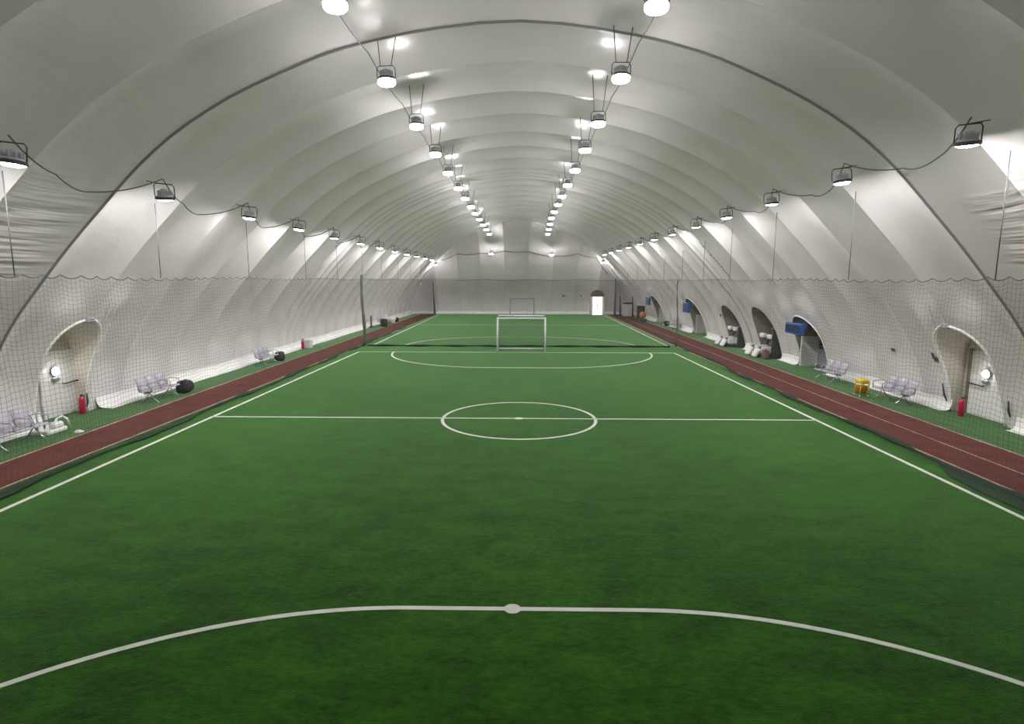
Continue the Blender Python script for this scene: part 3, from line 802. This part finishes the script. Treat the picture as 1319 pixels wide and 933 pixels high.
def bench(loc, rz, label):
    o = copy_tree(B3) if usedB[0] else B3; usedB[0] = True
    o.location = loc; o.rotation_euler = (0, 0, rz); tag(o, label, 'bench', 'metal benches along the dome walls'); return o
bench((-12.75, 13.95, .008), -PI / 2, 'silver metal bench nearest the camera beside the left running track')
bench((-12.65, 19.7, .008), -PI / 2, 'silver metal bench just past the left exit, black bag at its far end')
bench((-12.6, 28.2, .008), -PI / 2, 'silver metal bench farther down the left wall, beyond the second bench')
bench((13.05, 19.95, .008), PI / 2, 'silver metal bench on the right beside the small yellow cart')
bench((13.1, 24.2, .008), PI / 2, 'silver metal bench in front of the blue signed entrance on the right')
bench((13.35, 50.6, .008), PI / 2, 'small silver bench by the right wall beyond the divider net')
bench((-12.75, 53.0, .008), -PI / 2, 'silver bench piled with white cloth far along the left wall')

# bags resting on bench ends
def blob(name, c, d, m, seed, parent=None, amp=.12, floor_cut=None):
    mb = MB(); n, k = 18, 11; vs = []; fs = []; R = random.Random(seed); ph = [R.uniform(0, 6) for _ in range(6)]
    for i in range(k):
        t = PI * i / (k - 1)
        for j in range(n):
            a = 2 * PI * j / n
            x, y, z = math.sin(t) * math.cos(a), math.sin(t) * math.sin(a), math.cos(t)
            q = 1 + amp * (math.sin(3 * x + ph[0]) + math.sin(4 * y + ph[1]) + math.sin(5 * z + ph[2])) / 2
            sx, sy, sz = (math.copysign(abs(v) ** .5, v) for v in (x, y, z))
            vs.append((sx * d[0] / 2 * q, sy * d[1] / 2 * q, sz * d[2] / 2 * q))
    for i in range(k - 1):
        for j in range(n):
            l = (j + 1) % n; fs.append((i * n + j, i * n + l, (i + 1) * n + l, (i + 1) * n + j))
    zmin = min(v[2] for v in vs); vs = [(x, y, z - zmin) for x, y, z in vs]
    mb.add(vs, fs, True); return mb.build(name, m, parent, loc=c)
def bag(loc, label, seed, m='black'):
    r = empty('sports_bag', loc)
    blob('body', (0, 0, 0), (.45, .6, .44), MT[m], seed, r)
    MB().tube([(0, -.18, .38), (0, -.14, .46), (0, 0, .49), (0, .14, .46), (0, .18, .38)], .018, 6).build('handle', MT['dark'], r)
    return tag(r, label, 'bag', 'black bags by the left benches')
bag((-12.5, 20.95, .008), 'black bag on the turf at the end of the second left bench', 3)
bag((-12.5, 29.45, .008), 'black bag on the turf at the end of the third left bench', 4)

# ------------------------------------------------------------------ small things along the walls
def extinguisher(loc, label, h=.52, m='red'):
    r = empty('fire_extinguisher', loc)
    MB().lathe([(.075, 0), (.085, .02), (.085, h * .72), (.07, h * .82), (.03, h * .88), (.028, h * .92)], n=16).build('cylinder', MT[m], r)
    mb = MB(); mb.box((0, 0, h * .95), (.05, .05, .05)); mb.box((.05, 0, h * 1.0), (.14, .03, .02)); mb.box((.05, 0, h * .94), (.13, .03, .018)); mb.build('valve', MT['dark'], r)
    MB().tube([(.0, .03, h * .95), (.02, .1, h * .85), (.02, .11, h * .4), (.02, .1, h * .25)], .012, 6).build('hose', MT['dark'], r)
    mb = MB(); mb.lathe([(.0862, h * .3), (.0862, h * .55)], n=16); mb.build('label_band', MT['white_plastic'], r) if False else None
    return tag(r, label, 'fire extinguisher', 'red fire extinguishers')
extinguisher((-13.75, 17.5, .008), 'red fire extinguisher standing at the corner of the left exit', .6)
extinguisher((13.86, 17.85, .008), 'red fire extinguisher standing at the foot of the right exit frame', .6)
extinguisher((-13.22, 34.6, .032), 'red fire extinguisher by a white box along the left wall', .6)

# white box by the third extinguisher
r = empty('storage_box', (-13.0, 34.95, .032)); mb = MB(); mb.box((0, 0, .24), (.4, .42, .48), bev=.03); mb.build('body', MT['white_plastic'], r)
mb = MB(); mb.box((0, 0, .5), (.44, .46, .05), bev=.015); mb.build('lid', MT['white_plastic'], r)
tag(r, 'white box on the floor beside a red extinguisher along the left wall', 'box')

# twin pole stand behind the nearest bench
r = empty('pole_stand', (-12.95, 15.2, .008))
mb = MB(); mb.box((0, 0, .06), (.55, .7, .12), bev=.03); mb.box((.15, .1, .2), (.2, .35, .16), bev=.04); mb.build('base', MT['white_plastic'], r)
MB().tube([(-.1, .0, .1), (-.1, .0, .95)], .028, 8).build('pole', MT['grey_metal'], r)
MB().tube([(-.1, -.22, .1), (-.1, -.22, .62)], .022, 8).build('pole', MT['grey_metal'], r)
MB().tube([(.0, .2, .12), (.0, .3, .32), (.02, .48, .36), (.06, .6, .25), (.1, .62, .05)], .03, 8).build('handle', MT['white_plastic'], r)
tag(r, 'low white stand with two grey poles behind the nearest left bench', 'stand')

# white disc marker on the turf
r = empty('disc_marker', (-12.2, 15.3, .008)); MB().lathe([(.125, 0), (.13, .008), (.06, .05), (.045, .052)], n=24).build('cone', MT['white_plastic'], r)
MB().lathe([(.046, .0521), (.046, .056), (.03, .056)], n=16).build('rim', MT['skirt'], r)
tag(r, 'small white disc marker on the turf at the left track edge', 'marker')

# yellow cart
r = empty('bucket_cart', (12.6, 21.0, .008))
mb = MB(); mb.lathe([(.15, .08), (.19, .36), (.2, .38), (.18, .38), (.14, .12)], n=14); mb.build('bucket', MT['amber'], r)
mb = MB(); mb.box((0, 0, .55), (.34, .42, .14), bev=.04); mb.build('wringer', MT['yellow'], r)
mb = MB()
for sx in (-1, 1):
    for sy in (-1, 1): MB().tube([(sx * .15, sy * .17, .06), (sx * .14, sy * .17, .52)], .025, 6).build('leg', MT['yellow'], r)
for sx in (-1, 1):
    for sy in (-1, 1):
        w = MB(); w.lathe([(.035, -.015), (.04, -.01), (.04, .01), (.035, .015)], (sx * .15, sy * .17, .04), 12, rot=Matrix.Rotation(PI / 2, 3, 'X')); w.build('caster', MT['white_plastic'], r)
tag(r, 'small yellow bucket cart at the end of a right hand bench', 'cart')

# wall plates
def plate(s, y, z, w, h, m, label, k=0):
    p = Vector(P_row(y, row_of(z, s))); ang = math.atan2(*(nrm[int(round(row_of(z, s)))][::-1]))
    r = empty('wall_plate', p - Vector((s * .03, 0, 0)))
    lean = Matrix.Rotation((.45) * s, 3, 'Y') if True else None
    mb = MB(); mb.box((0, 0, 0), (.03, w, h), rot=Matrix.Rotation(-.42 * s, 3, 'Y'), bev=.006); mb.build('plate', MT[m], r)
    mb = MB(); mb.box((-s * .016, 0, .0), (.012, w * .7, h * .45), rot=Matrix.Rotation(-.42 * s, 3, 'Y')); mb.build('inset_panel', MT['dark'], r)
    return tag(r, label, 'plate', 'small plates fixed to the dome wall')
plate(-1, 14.55, 1.75, .26, .16, 'brown', 'small brown plate on the left wall nearer the camera than the exit')
plate(-1, 14.95, 1.72, .12, .16, 'dark', 'smaller dark plate between the brown plate and the left exit')
plate(1, 18.95, 1.66, .12, .22, 'dark', 'narrow dark plate on the right wall just beyond the exit')
plate(1, 18.68, 1.62, .24, .2, 'brown', 'wider brown plate on the right wall beside the narrow dark one')
plate(1, 21.35, 1.55, .16, .12, 'brown', 'small brown plate on the right wall above the yellow cart bench')
plate(1, 38.7 + 1.0, 1.75, .2, .16, 'dark', 'small dark plate on the right wall beyond the second niche')
for x, w, lab in ((5.45, .55, 'wider dark plate on the far end wall'), (7.6, .2, 'small dark plate on the far end wall near the daylit door')):
    r = empty('wall_plate', (x, YB - inset(2.3) - .03, 2.3)); mb = MB(); mb.box((0, 0, 0), (w, .04, .22), bev=.01); mb.build('plate', MT['grey_metal'], r)
    mb = MB(); mb.box((-w * .2, -.025, 0), (w * .45, .02, .15)); mb.build('inset_panel', MT['dark'], r)
    tag(r, lab, 'plate', 'plates on the far end wall')

# tie straps at the foot of the exits
def strap(s, y, z0, z1, dy, label):
    a = Vector(P_row(y, row_of(z0, s))) - Vector((s * .06, 0, 0)); b = Vector(P_row(y + dy, row_of(z1, s))) - Vector((s * .06, 0, 0))
    mb = MB(); mb.tube([a, a.lerp(b, .35) - Vector((s * .03, 0, 0)), b], [.02, .035, .02], 6)
    return tag(mb.build('tie_strap', MT['dark']), label, 'strap', 'dark straps at the exits')
strap(-1, 17.95, .18, .62, .0, 'dark strap hanging beside the extinguisher of the left exit')
strap(1, 18.5, .3, .85, .1, 'dark strap on the far side of the right exit')
strap(1, 15.95, .35, .8, .0, 'dark strap on the near side of the right exit')

# blue header signs of the entrances
def header(y, z, w, h, x, label, rz=0.0):
    r = empty('header_sign', (x, y, z)); 
    mb = MB(); mb.box((0, 0, 0), (.22, w, h), bev=.03); mb.build('frame', MT['blue'], r)
    mb = MB(); mb.box((-.115, 0, .0), (.02, w - .12, h * .62)); mb.build('screen', MT['navy'], r)
    return tag(r, label, 'sign', 'blue header signs over the entrances')
header(27.0, 2.0, 1.55, .5, 12.85, 'blue framed sign box across the nearest right hand entrance')
header(44.7, 2.15, 1.3, .75, 12.85, 'blue sign box across the entrance just beyond the divider net')
header(58.2, 2.15, 1.4, .75, 12.85, 'blue sign box across the farthest right hand entrance')

# niche furniture: white padded seats with dark panel
def recliner(loc, label):
    r = empty('recliner_chair', loc)    # local -x faces the pitch
    mb = MB(); mb.box((.1, 0, .28), (.75, .62, .3), bev=.08); mb.box((0, -.33, .42), (.75, .13, .42), bev=.05); mb.box((0, .33, .42), (.75, .13, .42), bev=.05); mb.build('shell', MT['white_plastic'], r)
    mb = MB(); mb.box((.36, 0, .8), (.2, .6, .85), rot=Matrix.Rotation(.28, 3, 'Y'), bev=.07); mb.build('backrest', MT['dark'], r)
    b = blob('headrest', (.24, 0, 1.0), (.3, .58, .26), MT['white_plastic'], 8, r, amp=.05)
    mb = MB(); mb.box((-.05, 0, .5), (.55, .5, .16), bev=.06); mb.build('seat', MT['dark'], r)
    mb = MB(); mb.box((-.52, 0, .26), (.16, .56, .52), rot=Matrix.Rotation(.55, 3, 'Y'), bev=.05); mb.build('legrest', MT['white_plastic'], r)
    mb = MB(); mb.box((0, 0, .06), (.8, .5, .12)); mb.build('base', MT['dark'], r)
    return tag(r, label, 'chair', 'white reclining chairs in the wall niches')
recliner((13.6, 31.8, .008), 'white padded chair beside the dark panel in the nearer niche')
recliner((13.6, 32.75, .008), 'white padded chair at the far side of the nearer niche')
recliner((13.6, 36.95, .008), 'white padded chair at the near side of the niche beyond the joint cable')
recliner((13.6, 37.9, .008), 'white padded chair at the far side of the niche beyond the joint cable')
def side_panel(loc, d, label, rz=0):
    r = empty('screen_panel', loc, rz); mb = MB(); mb.box((0, 0, d[2] / 2), d, rot=None, bev=.03); mb.build('panel', MT['dark'], r)
    mb = MB(); mb.box((0, 0, d[2] + .03), (d[0] + .04, d[1] + .04, .06), bev=.01); mb.build('top_rail', MT['grey_metal'], r)
    return tag(r, label, 'panel', 'dark panels in the niches')
side_panel((14.3, 31.2, .008), (1.3, .12, 1.6), 'tall dark grey panel at the near side of the nearer niche')
side_panel((14.35, 36.25, .008), (1.3, .12, 1.3), 'dark panel at the near side of the niche beyond the joint cable')
r = empty('cushion', (13.75, 31.0, .008)); blob('pad', (0, 0, 0), (.3, .5, .5), MT['brown'], 12, r); MB().tube([(0, -.1, .45), (0, 0, .55), (0, .1, .45)], .015, 6).build('strap', MT['dark'], r)
r.location = (13.3, 31.05, .008)
tag(r, 'round brown bundle at the foot of the tall dark panel', 'bundle')

# far left clutter
r = empty('waste_bin', (-12.3, 51.8, .008)); MB().lathe([(.26, 0), (.32, .55), (.34, .6), (.3, .6)], n=16).build('body', MT['dark'], r); MB().lathe([(.33, .6), (.3, .68), (.1, .7)], n=16).build('lid', MT['black'], r)
tag(r, 'dark bin on the turf at the near end of the far left bench', 'bin')
for y, lab, sd in ((53.53, 'white cloth heaped on the far left bench', 21), (55.6, 'white sheet crumpled on the floor past the far left bench', 22)):
    o = blob('cloth_heap', (-12.6, y, .45 if sd == 21 else .03), (.36, .38, .5) if sd == 21 else (.75, 1.5, .5), MT['skirt'], sd, amp=.25); tag(o, lab, 'cloth', 'white cloths by the far left wall')
bag((-12.4, 57.6, .008), 'black bag on the floor farthest along the left wall', 9)
r = empty('post_sign', (-13.2, 50.8, .03)); mb = MB(); mb.box((0, 0, .5), (.1, .3, 1.0), bev=.02); mb.build('board', MT['brown'], r); mb = MB(); mb.box((0, 0, .04), (.3, .4, .08), bev=.02); mb.build('foot', MT['dark'], r)
tag(r, 'brown upright board on a dark foot by the far left wall', 'board')

# far right corner
r = empty('storage_bin', (12.75, 68.6, .014)); MB().lathe([(.58, 0), (.62, .1), (.72, 1.35), (.78, 1.42), (.72, 1.42), (.66, 1.3)], n=20).build('body', MT['white_plastic'], r)
o = blob('contents', (0, 0, 1.25), (1.1, 1.1, .36), MT['black'], 14, r); tag(r, 'large white tub with dark contents in the far right corner', 'tub')
for x, y, lab in ((11.95, 68.9, 'dark pole leaning left of the white tub'), (13.05, 66.9, 'dark pole standing right of the white tub')):
    r = empty('stand_pole', (x, y, .008)); MB().tube([(0, 0, .05), (-.08, 0, 2.4)], [.1, .05], 8).build('pole', MT['lamp_dark'], r); MB().lathe([(.22, 0), (.22, .05), (.1, .09)], n=14).build('foot', MT['lamp_dark'], r)
    tag(r, lab, 'pole', 'dark poles by the tub')
r = empty('speaker_cabinet', (12.95, 62.0, .014)); mb = MB(); mb.box((0, 0, .75), (.75, .6, 1.5), bev=.04); mb.build('cabinet', MT['black'], r)
mb = MB(); mb.box((-.1, -.32, 1.0), (.45, .06, .5), bev=.02); mb.build('front_panel', MT['dark'], r); tag(r, 'tall black cabinet by the wall right of the white tub', 'cabinet')
r = empty('ball', (12.6, 59.3, .22)); MB().lathe([(.36 * math.sin(t), .36 - .36 * math.cos(t)) for t in np.linspace(.05, PI - .05, 14)], n=20).build('bladder', MT['orange'], r)
MB().lathe([(.05, .72), (.04, .735), (.02, .735)], n=10).build('valve', MT['dark'], r); r.location.z = .325
tag(r, 'big orange ball on a teal crate by the far right wall', 'ball')
r = empty('crate', (12.6, 59.3, .014)); mb = MB(); mb.box((0, 0, .14), (.7, .6, .28), bev=.03); mb.build('body', MT['teal'], r); mb = MB(); mb.box((0, 0, .28), (.74, .64, .05)); mb.build('rim', MT['teal'], r)
tag(r, 'teal crate under the orange ball by the far right wall', 'crate')
bag((13.75, 54.0, .03), 'dark bag on the floor by the right wall near the farthest entrance', 17)

# black lacing toggles along the joint on the right wall
lr = empty('joint_lacing', (10.6, 33.0, 5.2))
for k in range(12):
    z = 6.2 - k * .16; y = 33.0
    a = Vector(P_row(y, row_of(z, 1))) - Vector((.03, 0, .02)); b = Vector(P_row(y - .3, row_of(z - .07, 1))) - Vector((.05, 0, .03))
    mb = MB(); mb.tube([a - lr.location, b - lr.location], .018 if k not in (1, 4) else .035, 6); mb.build('toggle', MT['dark'], lr)
tag(lr, 'row of short dark lacing toggles on the right dome joint', 'lacing')

# ------------------------------------------------------------------ world and view
w = bpy.data.worlds.new('world'); scene.world = w; w.use_nodes = True
w.node_tree.nodes['Background'].inputs[0].default_value = (.02, .02, .022, 1); w.node_tree.nodes['Background'].inputs[1].default_value = .3
vs = scene.view_settings; vs.view_transform = 'Standard'; vs.look = 'None'; vs.gamma = 1; vs.exposure = 0.0; vs.use_curve_mapping = False
cy = scene.cycles
cy.use_denoising = True; cy.max_bounces = 6; cy.diffuse_bounces = 5; cy.glossy_bounces = 3; cy.sample_clamp_indirect = 8
